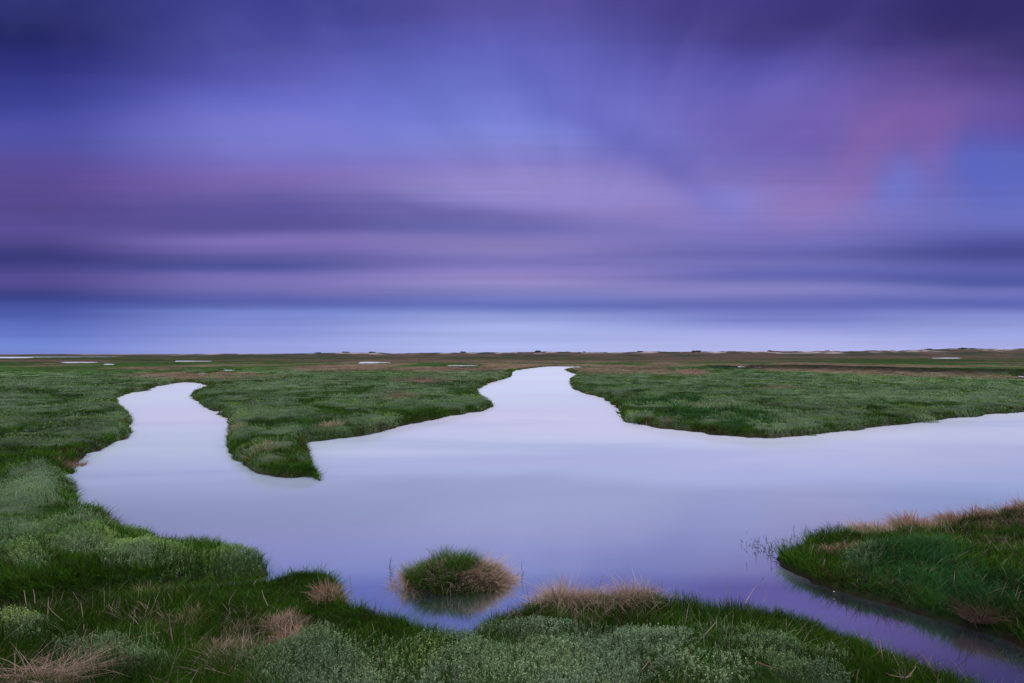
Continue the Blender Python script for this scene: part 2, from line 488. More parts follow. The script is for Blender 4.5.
def water_mat():
    m, nt, out = new_mat('still water painted brightness')
    L = nt.links.new
    N = nt.nodes.new
    tc = N('ShaderNodeTexCoord')
    sep = N('ShaderNodeSeparateXYZ'); L(tc.outputs['Object'], sep.inputs[0])
    mp = N('ShaderNodeMapping'); mp.inputs['Scale'].default_value = (.06, .15, 1); mp.inputs['Rotation'].default_value = (0, 0, -.30)
    L(tc.outputs['Object'], mp.inputs[0])
    no = N('ShaderNodeTexNoise'); no.inputs['Scale'].default_value = 1; no.inputs['Detail'].default_value = 3; no.inputs['Distortion'].default_value = .6
    L(mp.outputs[0], no.inputs['Vector'])
    # painted sky brightness: diffuse colour pales with distance, broken up by noise
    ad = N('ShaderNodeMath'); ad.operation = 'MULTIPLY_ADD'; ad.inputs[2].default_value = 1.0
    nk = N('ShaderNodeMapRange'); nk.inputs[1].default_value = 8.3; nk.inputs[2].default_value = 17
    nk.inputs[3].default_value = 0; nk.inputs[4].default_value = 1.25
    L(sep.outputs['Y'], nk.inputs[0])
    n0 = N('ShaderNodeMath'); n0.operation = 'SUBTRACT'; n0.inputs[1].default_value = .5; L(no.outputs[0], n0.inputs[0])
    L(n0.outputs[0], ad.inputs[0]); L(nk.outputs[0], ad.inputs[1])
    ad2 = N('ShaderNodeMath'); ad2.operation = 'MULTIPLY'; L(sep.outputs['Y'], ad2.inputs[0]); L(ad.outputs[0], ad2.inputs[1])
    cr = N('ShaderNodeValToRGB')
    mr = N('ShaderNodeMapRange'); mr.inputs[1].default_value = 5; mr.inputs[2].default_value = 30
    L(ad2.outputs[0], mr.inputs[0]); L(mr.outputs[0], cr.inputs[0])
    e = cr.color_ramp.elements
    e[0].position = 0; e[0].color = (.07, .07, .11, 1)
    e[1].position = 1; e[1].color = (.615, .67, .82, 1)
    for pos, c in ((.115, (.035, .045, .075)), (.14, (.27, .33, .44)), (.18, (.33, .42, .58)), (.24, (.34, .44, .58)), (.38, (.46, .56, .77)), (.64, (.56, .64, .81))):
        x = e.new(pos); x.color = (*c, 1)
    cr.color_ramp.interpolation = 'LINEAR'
    # violet tinge in broad noise streaks
    mp2 = N('ShaderNodeMapping'); mp2.inputs['Scale'].default_value = (.02, .09, 1); mp2.inputs['Location'].default_value = (3.1, 1.7, 0)
    mp2.inputs['Rotation'].default_value = (0, 0, -.12)
    L(tc.outputs['Object'], mp2.inputs[0])
    no2 = N('ShaderNodeTexNoise'); no2.inputs['Scale'].default_value = 1; no2.inputs['Detail'].default_value = 2
    L(mp2.outputs[0], no2.inputs['Vector'])
    r2 = N('ShaderNodeMapRange'); r2.inputs[1].default_value = .4; r2.inputs[2].default_value = .65
    L(no2.outputs[0], r2.inputs[0])
    tint = N('ShaderNodeMix'); tint.data_type = 'RGBA'; tint.blend_type = 'MULTIPLY'
    tint.inputs[7].default_value = (1.0, .92, .99, 1)
    L(r2.outputs[0], tint.inputs[0]); L(cr.outputs[0], tint.inputs[6])
    df = N('ShaderNodeBsdfDiffuse'); L(tint.outputs[2], df.inputs[0])
    gl = N('ShaderNodeBsdfGlossy'); gl.inputs['Roughness'].default_value = .075
    gl.inputs['Color'].default_value = (.90, 1, .92, 1)
    # gentle ripple
    nr = N('ShaderNodeTexNoise'); nr.inputs['Scale'].default_value = .9; nr.inputs['Detail'].default_value = 3
    L(tc.outputs['Object'], nr.inputs['Vector'])
    bp = N('ShaderNodeBump'); bp.inputs['Strength'].default_value = .04; bp.inputs['Distance'].default_value = .05
    L(nr.outputs[0], bp.inputs['Height']); L(bp.outputs[0], gl.inputs['Normal'])
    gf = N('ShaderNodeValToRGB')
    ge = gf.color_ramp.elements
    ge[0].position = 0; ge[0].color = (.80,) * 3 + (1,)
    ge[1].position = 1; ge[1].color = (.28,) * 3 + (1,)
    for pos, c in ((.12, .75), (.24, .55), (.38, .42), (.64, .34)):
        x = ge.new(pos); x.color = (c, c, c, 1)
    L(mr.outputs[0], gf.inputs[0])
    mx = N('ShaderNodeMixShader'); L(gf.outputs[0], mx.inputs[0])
    L(df.outputs[0], mx.inputs[1]); L(gl.outputs[0], mx.inputs[2]); L(mx.outputs[0], out.inputs[0])
    return m


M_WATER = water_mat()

# ------------------------------------------------------------------ ground + water sheets
gcol = (lerp(G1, G2, .35)[None] * br[:, None])
gcol = lerp(gcol, lerp(BG1, BG2, .3)[None], bl[:, None] * .7)
gcol = lerp(gcol, np.array([.22, .32, .19])[None] * br[:, None], pu[:, None] * .75)
gcol = lerp(gcol, np.array([.27, .175, .135])[None] * br[:, None], st[:, None] * .9)
rf = RR.ravel()
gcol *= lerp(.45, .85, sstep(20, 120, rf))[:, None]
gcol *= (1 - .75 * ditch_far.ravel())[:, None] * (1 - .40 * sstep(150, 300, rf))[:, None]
edge = (1 - sstep(.02, .16, GZ.ravel())) * (1 - sstep(200, 300, rf))
gcol = lerp(gcol, MUD[None] * lerp(.35, 1, sstep(10, 18, rf))[:, None] * (.6 + .8 * fbm(GX.ravel() * 2, GY.ravel() * 2, 9, 3))[:, None], edge[:, None])  # nearer mud darkened, undercut shade painted into the bank face
idx = np.arange(NR * NT).reshape(NR, NT)
quads = np.stack([idx[:-1, :-1], idx[:-1, 1:], idx[1:, 1:], idx[1:, :-1]], -1).reshape(-1, 4)[:, ::-1]
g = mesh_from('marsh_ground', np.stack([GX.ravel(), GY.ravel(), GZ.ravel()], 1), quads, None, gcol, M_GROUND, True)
set_props(g, 'flat dark green marsh ground running out to the horizon', 'ground', None, 'structure')

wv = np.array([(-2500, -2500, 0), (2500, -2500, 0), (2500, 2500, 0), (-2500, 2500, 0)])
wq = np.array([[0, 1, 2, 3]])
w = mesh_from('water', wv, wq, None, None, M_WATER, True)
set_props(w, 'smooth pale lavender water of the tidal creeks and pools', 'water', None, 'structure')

# ------------------------------------------------------------------ vegetation cover
NEARL = np.array([(-6000, 1500), (-900, 733), (0, 610), (100, 597), (200, 587), (268, 576), (300, 560), (400, 585), (520, 590), (700, 580), (780, 580),
                  (850, 612), (960, 650), (1024, 678), (1300, 840), (1600, 1100), (6000, 4000)], float)
LEFTL = np.array([(0, 205), (382, 205), (395, 150), (410, 165), (430, 175), (470, 150), (520, 250), (575, 320), (900, 320)], float)


def region(x, y):
    px, py = proj(x, y, .3)
    r = np.hypot(x, y)
    reg = np.where(px > 545, 4, 3)                       # far meadow / tongue
    lx = np.interp(py, LEFTL[:, 0], LEFTL[:, 1])
    reg = np.where((px < lx) & (px < 500), 2, reg)       # left bank
    reg = np.where((px > 740) & (py > 455), 1, reg)      # right bank
    reg = np.where((r > 85), 5, reg)                     # plain
    reg = np.where((py > np.interp(px, NEARL[:, 0], NEARL[:, 1])) | (y < 1.5), 0, reg)
    return reg


REG = ['near bank', 'right bank', 'left marsh', 'tongue', 'meadow', 'plain']
HALF = math.radians(58)


def scatter(n, r0, r1, p):
    """n points in the wedge; area density falls as r^-p"""
    u = rng.uniform(0, 1, n)
    e = 2 - p
    r = (r0 ** e + u * (r1 ** e - r0 ** e)) ** (1 / e) if abs(e) > 1e-6 else r0 * (r1 / r0) ** u
    t = rng.uniform(-HALF, HALF, n)
    return r * np.sin(t), r * np.cos(t), r


grass = [Acc() for _ in REG]
purs = [Acc() for _ in REG]
straw = [Acc() for _ in REG]


def grow_grass(n, r0, r1, p, nseg):
    x, y, r = scatter(n, r0, r1, p)
    s = lookup(SH, x, y)
    k = s > -.10 * np.clip(r / 14, 1, 6)
    x, y, r, s = x[k], y[k], r[k], s[k]
    z = lookup(GZ, x, y)
    k = (z > -.10) & ((z > .05) | (x < 2.2) | (r > 13))
    x, y, r, s, z = x[k], y[k], r[k], s[k], z[k]
    pu, bl, st, br = growth(x, y)
    k = rng.uniform(0, 1, len(x)) > pu * lerp(.62, .80, sstep(8, 10, r))
    x, y, r, s, z, pu, bl, st, br = [v[k] for v in (x, y, r, s, z, pu, bl, st, br)]
    N = len(x)
    reg = region(x, y)
    tall = fbm(x * .8, y * .8, 201, 3)
    h = lerp(.12, .36, sstep(.3, .7, tall)) * rng.uniform(.6, 1.25, N)
    h *= 1 + .35 * bl
    h *= np.where((reg >= 2) & (bl < .3), .45, np.where(reg == 0, .75, .88)) * np.where((reg >= 2) & (s < .8), 1.25, 1)
    h *= 1 - .25 * sstep(40, 120, r)
    h *= lerp(.8, 1, sstep(0, .4, s)) * (1 - .3 * pu)
    wd = np.maximum(.0038, r * .00095) * rng.uniform(.7, 1.3, N)
    rest = wd / np.maximum(.0045, 1e-6)
    isst = rng.uniform(0, 1, N) < st * lerp(.30, .97, sstep(25, 70, r)) + lerp(.02, .005, sstep(8, 30, r))
    v = rng.uniform(0, 1, N)[:, None]
    c1 = lerp(G1, G2, v)
    yl = (rng.uniform(0, 1, N) < .10 + .3 * sstep(.55, .7, fbm(x * .5, y * .5, 211, 2)))[:, None]
    c1 = np.where(yl, lerp(c1, YG, .6), c1)
    old = (rng.uniform(0, 1, N) < .07)[:, None]
    c1 = np.where(old, np.array([.10, .085, .035]) * (.5 + v), c1)
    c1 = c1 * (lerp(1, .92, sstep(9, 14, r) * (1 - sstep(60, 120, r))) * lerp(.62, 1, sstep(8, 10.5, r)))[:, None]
    c1 = np.where((rng.uniform(0, 1, N) < bl)[:, None], lerp(BG1, BG2, v), c1)
    c1 = np.where((rng.uniform(0, 1, N) < pu * lerp(.25, .8, sstep(8, 10, r)))[:, None], lerp(np.array([.11, .22, .08]), np.array([.40, .57, .29]), v * .9), c1)
    c1 = np.where(isst[:, None], lerp(ST1, ST2, v * .9) * (1 - .35 * sstep(120, 260, r))[:, None] * np.where(r > 60, 1, 0)[:, None] * np.array([.92, .62, .55]) + lerp(ST1, ST2, v * .9) * np.where(r > 60, 0, 1)[:, None], c1)
    c1 = c1 * (br * (.8 + .5 * rng.uniform(0, 1, N)))[:, None]
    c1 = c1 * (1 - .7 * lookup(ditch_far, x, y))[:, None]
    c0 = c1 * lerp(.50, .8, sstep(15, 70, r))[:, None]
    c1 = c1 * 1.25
    # clumped lean
    ang = np.where(rng.uniform(0, 1, N) < .3, fbm(x * 1.5, y * 1.5, 221, 2) * 4 * np.pi, rng.uniform(0, 2 * np.pi, N))
    lean = rng.uniform(.02, .34, N) + .4 * isst
    bend = rng.uniform(.05, .55, N) + .25 * bl
    P = np.stack([x, y, z - .015], 1)
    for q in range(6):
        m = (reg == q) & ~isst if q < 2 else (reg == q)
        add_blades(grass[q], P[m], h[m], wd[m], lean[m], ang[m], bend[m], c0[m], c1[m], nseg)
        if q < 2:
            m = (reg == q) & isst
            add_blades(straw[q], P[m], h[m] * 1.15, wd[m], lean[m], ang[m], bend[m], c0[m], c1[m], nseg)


def grow_purs(n, r0, r1, p, nl):
    x, y, r = scatter(n, r0, r1, p)
    s = lookup(SH, x, y)
    k = s > .03
    x, y, r = x[k], y[k], r[k]
    pu, bl, st, br = growth(x, y)
    k = (rng.uniform(0, 1, len(x)) < pu) & (pu > .12)
    x, y, r, pu, br, st = x[k], y[k], r[k], pu[k], br[k], st[k]
    z = lookup(GZ, x, y)
    N = len(x)
    reg = region(x, y)
    mound = fbm(x * 1.6, y * 1.6, 231, 3)
    h = lerp(.10, .22, sstep(.3, .7, mound)) * rng.uniform(.7, 1.15, N) * lerp(.6, 1, pu)
    ll = np.maximum(.020, r * .0016) * rng.uniform(.8, 1.2, N)
    tone = fbm(x * .7, y * .7, 241, 3)
    v = np.clip(.15 + .9 * (tone - .2) + rng.normal(0, .14, N), 0, 1)[:, None]
    c = lerp(PU1, PU2, v)
    c = lerp(c, lerp(np.array([.085, .21, .06]), np.array([.30, .50, .20]), v), (.5 * sstep(8.5, 11, r) * lerp(.3, 1, sstep(.3, .5, fbm(x * .3, y * .3, 271, 2))))[:, None])
    yl = sstep(.5, .7, fbm(x * .9, y * .9, 251, 2))[:, None]
    c = lerp(c, c * np.array([1.1, 1.12, .7]), yl)
    c = lerp(c, np.array([.20, .29, .20]) * (.7 + .6 * v), .6 * sstep(.5, .7, fbm(x * .6 + 9, y * .6, 261, 2))[:, None])
    P = np.stack([x, y, z], 1)
    for q in range(5):
        m = reg == q
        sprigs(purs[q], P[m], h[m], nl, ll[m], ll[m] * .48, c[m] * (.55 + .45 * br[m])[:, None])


grow_grass(430000, 3.6, 12, 1.0, 3)
grow_grass(300000, 12, 40, 1.5, 2)
grow_grass(260000, 40, 130, 1.6, 1)
grow_grass(120000, 130, 600, 1.6, 1)
grow_purs(170000, 3.6, 12, .9, 11)
grow_purs(110000, 12, 40, 1.4, 6)
grow_purs(70000, 40, 90, 1.6, 4)

def grow_edge(n, rmax):
    A, B = [], []
    for P in polys[:-1]:
        A.append(np.roll(P, 1, 0)); B.append(P)
    A, B = np.concatenate(A), np.concatenate(B)
    M = (A + B) / 2
    rm = np.hypot(M[:, 0], M[:, 1])
    pr = np.linalg.norm(B - A, axis=1) / rm ** 1.25 * (rm < rmax) * (M[:, 1] > 1) * (np.abs(M[:, 0]) < 1.4 * M[:, 1] + 2)
    k = rng.choice(len(A), n, p=pr / pr.sum())
    t = rng.uniform(0, 1, n)[:, None]
    p = A[k] + (B[k] - A[k]) * t
    r = np.hypot(p[:, 0], p[:, 1])
    p = p + rng.normal(0, 1, (n, 2)) * (.16 * np.clip(r / 14, 1, 5))[:, None]
    x, y = p.T
    z = lookup(GZ, x, y)
    k = (z > np.where((x > 2.2) & (r < 13), .05, -.05)) & (z < .26)
    x, y, z, r = x[k], y[k], z[k], r[k]
    N = len(x)
    reg = region(x, y)
    v = rng.uniform(0, 1, N)[:, None]
    c = lerp(G1 * 1.3, G2 * 1.45, v)
    cl = fbm(x * .9, y * .9, 401, 3)
    rust = rng.uniform(0, 1, N) < .65 * sstep(.52, .62, cl)
    c = np.where(rust[:, None], np.array([.10, .060, .040]) * (.5 + v), c)
    h = rng.uniform(.07, .22, N) * np.where(reg == 1, 1.3, 1)
    wd = np.maximum(.005, r * .001) * rng.uniform(.7, 1.3, N)
    P = np.stack([x, y, z - .02], 1)
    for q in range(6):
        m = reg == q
        add_blades(grass[q], P[m], h[m], wd[m], rng.uniform(.1, .9, m.sum()), rng.uniform(0, 2 * np.pi, m.sum()), rng.uniform(.1, .9, m.sum()), c[m] * .18, c[m], 2)  # roots darkened: shade under the bank growth painted into the blades


grow_edge(150000, 170)

GL = ['dark green grass covering the near bank along the bottom of the photo',
      'tall blue-green grass covering the bank at the right edge',
      'green tussocky grass covering the marsh on the left',
      'green grass covering the tongue of land between the two creeks',
      'green grass of the far meadow right of the central creek',
      'distant green and brown grass of the plain below the horizon']
PL = ['grey-green small-leaved ground cover in the bottom foreground',
      'grey-green leafy ground cover on the right bank slope',
      'pale grey-green leafy cushions on the left marsh',
      'pale leafy patches on the tongue between the creeks',
      'pale leafy patches scattered over the far right meadow']
for q in range(6):
    o = grass[q].build('grass', M_GRASS)
    if o: set_props(o, GL[q], 'grass', None, 'stuff')
    if q < 5:
        o = purs[q].build('ground_cover', M_PURS)
        if o: set_props(o, PL[q], 'ground cover', None, 'stuff')
    if q < 2:
        o = straw[q].build('dry_grass', M_STRAW)
        if o: set_props(o, ['loose dead grass scattered through the near bank', 'loose dead grass mixed into the right bank'][q], 'dry grass', None, 'stuff')


# ------------------------------------------------------------------ tufts and other single things
def empty(name, loc, label, cat, group=None):
    o = bpy.data.objects.new(name, None)
    o.empty_display_size = .1
    COL.objects.link(o)
    o.location = loc
    return set_props(o, label, cat, group)


def ground_z(x, y):
    return float(lookup(GZ, np.array([x]), np.array([y]))[0])


def straw_cols(n, lo=0., hi=1., tint=(1, 1, 1)):
    v = rng.uniform(lo, hi, n)[:, None]
    return lerp(ST1, ST2, v) * np.array(tint)


def tuft_points(n, rx, ry, pw=.5):
    a = rng.uniform(0, 2 * np.pi, n)
    q = rng.uniform(0, 1, n) ** pw
    return rx * q * np.cos(a), ry * q * np.sin(a), a, q


def straw_tuft(acc, c, rx, ry, h, n, zf=None, tint=(1, 1, 1), wd=.006, lean=(.1, .7), bend=(.2, 1.3), lo=0., hi=1.):
    dx, dy, a, q = tuft_points(n, rx, ry)
    x, y = c[0] + dx, c[1] + dy
    z = lookup(GZ, x, y) if zf is None else zf(x, y)
    P = np.stack([x, y, np.maximum(z, -.05) - .02], 1)
    col = straw_cols(n, lo, hi, tint)
    hh = h * rng.uniform(.5, 1.15, n) * (1 - .35 * q) * lerp(.5, 1.4, vnoise(x * 7, y * 7, 88))
    add_blades(acc, P, hh, wd * rng.uniform(.6, 1.4, n), rng.uniform(*lean, n), np.where(rng.uniform(0, 1, n) < .35, a, rng.uniform(0, 2 * np.pi, n)), rng.uniform(*bend, n),
               col * .65, col, 4)


def green_tuft(acc, c, rx, ry, h, n, zf=None, ca=G1, cb=G2, wd=.006):
    dx, dy, a, q = tuft_points(n, rx, ry)
    x, y = c[0] + dx, c[1] + dy
    z = lookup(GZ, x, y) if zf is None else zf(x, y)
    P = np.stack([x, y, np.maximum(z, -.05) - .02], 1)
    col = lerp(ca, cb, rng.uniform(0, 1, n)[:, None]) * 1.2
    add_blades(acc, P, h * rng.uniform(.5, 1.15, n) * lerp(.5, 1.4, vnoise(x * 7, y * 7, 89)), wd * rng.uniform(.7, 1.3, n), rng.uniform(.05, .5, n), a + rng.normal(0, .8, n),
               rng.uniform(.1, .8, n), col * .4, col, 4)


# --- the islet
icx, icy = at(455, 583, 0)
IRX, IRY = .80, .48


def islet_z(x, y):
    d = np.sqrt(((x - icx) / IRX) ** 2 + ((y - icy) / IRY) ** 2)
    d = d + .12 * (fbm(x * 4, y * 4, 5, 2) - .5)
    return -.25 + .45 * (1 - np.clip(d, 0, 1.15) ** 2.4 / 1.15 ** 2.4)


isl = empty('grass_islet', (icx, icy, 0), 'small islet of green and dead grass standing alone in the water', 'islet')
na, nr_ = 56, 14
ia = np.linspace(0, 2 * np.pi, na, endpoint=False)
ir = np.linspace(.02, 1.15, nr_)
ix = icx + np.outer(ir, np.cos(ia)) * IRX
iy = icy + np.outer(ir, np.sin(ia)) * IRY
iz = islet_z(ix, iy)
ii = np.arange(na * nr_).reshape(nr_, na)
iq = np.stack([ii[:-1], ii[1:], np.roll(ii, -1, 1)[1:], np.roll(ii, -1, 1)[:-1]], -1).reshape(-1, 4)
mcol = np.tile(MUD * .8, (na * nr_, 1)) * rng.uniform(.7, 1.2, (na * nr_, 1))
mesh_from('mud_mound', np.stack([ix - icx, iy - icy, iz], -1).reshape(-1, 3), iq, None, mcol, M_MUD, True, isl)
acc = Acc()
green_tuft(acc, (icx - .20, icy + .04), .46, .38, .28, 4600, islet_z, G1, G2)
green_tuft(acc, (icx + .08, icy - .04), .60, .40, .17, 4200, islet_z, G1, YG)
acc.build('green_grass', M_GRASS, isl, (icx, icy, 0))
acc = Acc()
straw_tuft(acc, (icx + .42, icy + .04), .36, .34, .28, 2900, islet_z, (1.1, 1, .95), wd=.010, lo=.3)
straw_tuft(acc, (icx + .10, icy - .24), .40, .12, .26, 500, islet_z, wd=.010, lo=.45, lean=(.0, .5), bend=(.3, 1.2))
straw_tuft(acc, (icx - .58, icy - .08), .24, .28, .28, 700, islet_z, (1, .92, .85), wd=.010, lo=.2)
straw_tuft(acc, (icx - .05, icy + .05), .62, .40, .46, 130, islet_z, lean=(0, .3), bend=(0, .5), lo=.2)
straw_tuft(acc, (icx, icy), .62, .40, .30, 700, islet_z, lean=(0, .5), bend=(0, 1.2), lo=.2, wd=.007)
o = acc.build('dead_grass', M_STRAW, isl, (icx, icy, 0))
o['label'] = 'dead straw-coloured grass thickest on the right side of the islet'

# --- tufts of dead grass (name, px, py, rx px, depth m, height m, n, label, tint)
TUFTS = [
    (565, 602, 32, .25, .50, 3600, 'pale dead grass clump on the near bank edge, right of the islet', (1.1, 1, .95)),
    (622, 602, 36, .22, .40, 3000, 'dead grass clump on the near bank edge, right half of the long pale row', (1.05, .95, .88)),
    (692, 604, 10, .12, .36, 420, 'small isolated dead grass tuft at the near bank edge', (1, .95, .9)),
    (508, 620, 9, .10, .20, 260, 'low dead grass tuft at the bank just below the islet', (1, .95, .95)),
    (330, 598, 16, .22, .26, 600, 'brown dead grass tuft on the grassy knoll left of the islet', (1, .82, .75)),
    (285, 626, 16, .2, .24, 480, 'dead grass tuft below the grassy knoll', (1, .85, .8)),
    (222, 655, 26, .25, .22, 800, 'broad reddish-brown patch of dead grass low in the foreground', (.92, .80, .75)),
    (290, 645, 20, .2, .20, 600, 'reddish-brown dead grass beside the leafy ground cover', (.92, .80, .75)),
    (150, 598, 26, .2, .2, 600, 'dead grass tuft overhanging the narrow ditch on the left', (1, .85, .75)),
    (190, 622, 14, .2, .22, 300, 'thin dead grass tuft left of the reddish patch', (1, .9, .8)),
    (55, 612, 24, .2, .22, 420, 'dead grass tuft by the small gleam of water on the left', (1, .9, .85)),
    (870, 522, 20, .25, .36, 1100, 'dead grass clump at the left end of the right bank crest', (1, .92, .88)),
    (915, 518, 22, .3, .40, 1700, 'dead grass clump in the middle of the right bank crest', (.95, .80, .76)),
    (960, 514, 22, .3, .42, 1700, 'dark brown dead grass clump on the right bank crest', (.75, .6, .55)),
    (1005, 511, 26, .35, .44, 1900, 'dead grass clump where the right bank crest meets the photo edge', (.95, .80, .76)),
    (842, 548, 18, .2, .24, 420, 'short standing dead grass near the tip of the right bank', (1, .85, .75)),
    (71, 460, 9, .4, .32, 400, 'dark brown dead tuft at the corner of the left marsh by the water', (.55, .42, .38)),
    (262, 455, 14, .8, .30, 160, 'pale dead grass tuft on the tip of the tongue of land', (1, .95, .75)),
    (236, 430, 7, .5, .40, 260, 'tan dead tuft on the left shore of the tongue', (1, .85, .65)),
    (332, 428, 10, .8, .5, 300, 'pale reed tuft at the notch in the tongue of land', (1, 1, .85)),
]
for px, py, rxp, ryd, h, n, lab, tint in TUFTS:
    cx, cy = at(px, py, .2)
    d = math.hypot(cx, cy)
    acc = Acc()
    straw_tuft(acc, (cx, cy), rxp * cy / F, ryd, h, int(n * .8), None, tint, wd=max(.0085, d * .0011), lean=(.02, .40), bend=(.0, 1.3), lo=.3)
    loc = (cx, cy, ground_z(cx, cy))
    o = acc.build('dead_grass_tuft', M_STRAW, None, loc)
    set_props(o, lab, 'grass tuft', 'clumps of dead grass on the banks')

# --- stalks
def tube(pts, r0, r1, n=5):
    pts = np.asarray(pts, float)
    V, Q = [], []
    for i, p in enumerate(pts):
        d = pts[min(i + 1, len(pts) - 1)] - pts[max(i - 1, 0)]
        d /= np.linalg.norm(d) + 1e-9
        u = np.cross(d, [0.3, .9, .2]); u /= np.linalg.norm(u) + 1e-9
        v = np.cross(d, u)
        r = lerp(r0, r1, i / (len(pts) - 1))
        for k in range(n):
            a = 2 * np.pi * k / n
            V.append(p + r * (np.cos(a) * u + np.sin(a) * v))
    for i in range(len(pts) - 1):
        for k in range(n):
            Q.append([i * n + k, i * n + (k + 1) % n, (i + 1) * n + (k + 1) % n, (i + 1) * n + k])
    return np.array(V), np.array(Q)


def stalk(name, pts, r0, col, label, cat, group, taper=.5):
    pts = np.asarray(pts, float)
    loc = pts[0].copy()
    V, Q = tube(pts - loc, r0, r0 * taper)
    C = np.tile(np.asarray(col, float), (len(V), 1)) * rng.uniform(.8, 1.2, (len(V), 1))
    o = mesh_from(name, V, Q, None, C, M_STRAW, True)
    o.location = loc
    return set_props(o, label, cat, group)


def bentline(a, b, k=5, j=.03):
    a, b = np.asarray(a, float), np.asarray(b, float)
    L = np.linalg.norm(b - a)
    t = np.linspace(0, 1, k)[:, None]
    p = a + (b - a) * t
    bow = rng.normal(0, j * L, 3)
    return p + bow * np.sin(np.pi * t) + rng.normal(0, j * .25 * L, (k, 3)) * (t > 0) * (t < 1)


# traced leaning stalks in the left foreground: base px, tip px
TR = [(81, 641, 96, 630), (121, 638, 160, 632), (42, 645, 26, 644), (0, 662, 25, 651), (21, 671, 42, 657), (46, 672, 42, 657), (61, 669, 76, 657),
      (27, 606, 24, 590), (35, 603, 33, 589), (51, 604, 53, 590), (82, 606, 73, 592), (121, 603, 115, 597), (148, 608, 138, 601), (170, 641, 169, 613),
      (82, 634, 84, 624), (114, 659, 126, 651), (117, 644, 126, 651), (103, 668, 106, 660), (117, 678, 112, 658), (72, 626, 48, 606),
      (176, 650, 171, 628), (228, 606, 236, 590), (300, 640, 290, 615), (232, 676, 204, 668), (330, 588, 326, 571), (352, 596, 349, 575), (268, 606, 262, 590),
      (640, 672, 650, 660), (655, 672, 649, 660), (905, 676, 893, 654), (935, 672, 918, 650), (883, 662, 880, 640), (700, 640, 716, 622), (728, 606, 727, 582),
      (745, 604, 758, 584), (764, 602, 766, 580), (598, 598, 603, 576), (625, 598, 620, 578), (660, 600, 662, 580), (530, 606, 526, 585), (545, 600, 542, 580)]
for i, (bx, by, tx, ty) in enumerate(TR):
    x, y = at(bx, by, .3)
    z = max(ground_z(x, y), .05) + .04
    x, y = at(bx, by, z)
    a = np.array([x, y, z])
    b = at_depth(tx, ty, y + rng.uniform(-.15, .1))
    flat = abs(tx - bx) > abs(ty - by) * 1.4
    stalk('dead_stalk', bentline(a, b), .0045, straw_cols(1, .5, 1)[0],
          'thin pale dead stalk lying nearly flat across the near bank' if flat else 'thin pale dead stalk standing up out of the near bank grass', 'stalk',
          'dead stalks lying over the near bank' if flat else 'dead stalks standing on the near bank')
# drift sticks
x, y = at(756, 664, .38); x2, y2 = at(791, 673, .40)
stalk('stick', bentline((x, y, .40), (x2, y2, .41), 6, .02), .008, (.26, .17, .13), 'brown stick lying on the leafy ground cover at lower right', 'stick', None)
tw = empty('twig', (*at(905, 676, .4), .38), 'pale forked twig on the grass by the channel, bottom right', 'twig')
bx, by = at(905, 676, .4)
for k, (tx, ty, r) in enumerate([(901, 661, .005), (893, 669, .004), (886, 673, .004), (912, 672, .004), (916, 666, .0035)]):
    e = at_depth(tx, ty, by + (k - 2) * .05)
    V, Q = tube(bentline((0, 0, 0), e - np.array([bx, by, .38]), 5, .06), r, r * .5)
    mesh_from('branch', V, Q, None, np.tile([.36, .26, .22], (len(V), 1)), M_STRAW, True, tw)
# matted litter lower left
for (px, py, rxp, n, lab) in [(28, 684, 42, 420, 'matted heap of flattened dead stalks in the bottom left corner'),
                              (66, 674, 16, 170, 'small heap of flattened dead stalks beside the bottom left heap')]:
    cx, cy = at(px, py, .35)
    acc = Acc()
    dx, dy, a, q = tuft_points(n, rxp * cy / F, .22)
    P = np.stack([cx + dx, cy + dy, lookup(GZ, cx + dx, cy + dy) + .06 + .16 * (1 - q) * rng.uniform(.3, 1, n)], 1)
    c = straw_cols(n, .1, 1, (.95, .85, .85))
    add_blades(acc, P, rng.uniform(.08, .28, n), rng.uniform(.005, .009, n), rng.uniform(.8, 1.6, n), rng.normal(.3, .9, n) + np.pi * (rng.uniform(0, 1, n) < .4),
               rng.uniform(.9, 1.4, n), c * .8, c, 4)
    o = acc.build('dead_stalk_heap', M_STRAW, None, (cx, cy, ground_z(cx, cy)))
    set_props(o, lab, 'plant litter')

# --- stems standing in the shallows
def stems(n, fn, hlo, hhi, label, group, dark=1.0, r=.004, flat=.3):
    k = 0
    while k < n:
        px, py = fn()
        x, y = at(px, py, 0)
        if ground_z(x, y) > .08:
            continue
        h = rng.uniform(hlo, hhi)
        a = rng.uniform(0, 2 * np.pi)
        if rng.uniform() < flat:
            tip = (x + math.cos(a) * h, y + math.sin(a) * h, .012)
            base = (x, y, .006)
        else:
            l = abs(rng.normal(0, .25))
            base = (x, y, -.12)
            tip = (x + math.cos(a) * h * l, y + math.sin(a) * h * l, h)
        stalk('water_stem', bentline(base, tip, 4, .05), r, np.array([.05, .04, .035]) * dark * rng.uniform(.6, 1.6), label, 'stem', group)
        k += 1


def tipfn():
    t = rng.uniform(0, 1)
    cx, cy = lerp(775, 850, t), lerp(553, 527, t)
    q = abs(rng.normal(0, 1)) * lerp(14, 4, t)
    return cx - q * 1.0 - rng.uniform(0, 3), cy - q * .35 + rng.normal(0, 1.5)


def tipfn2():
    q = rng.uniform(0, 1) ** 1.3
    return 778 - 34 * q + rng.normal(0, 3), 556 - 14 * q + rng.normal(0, 8)


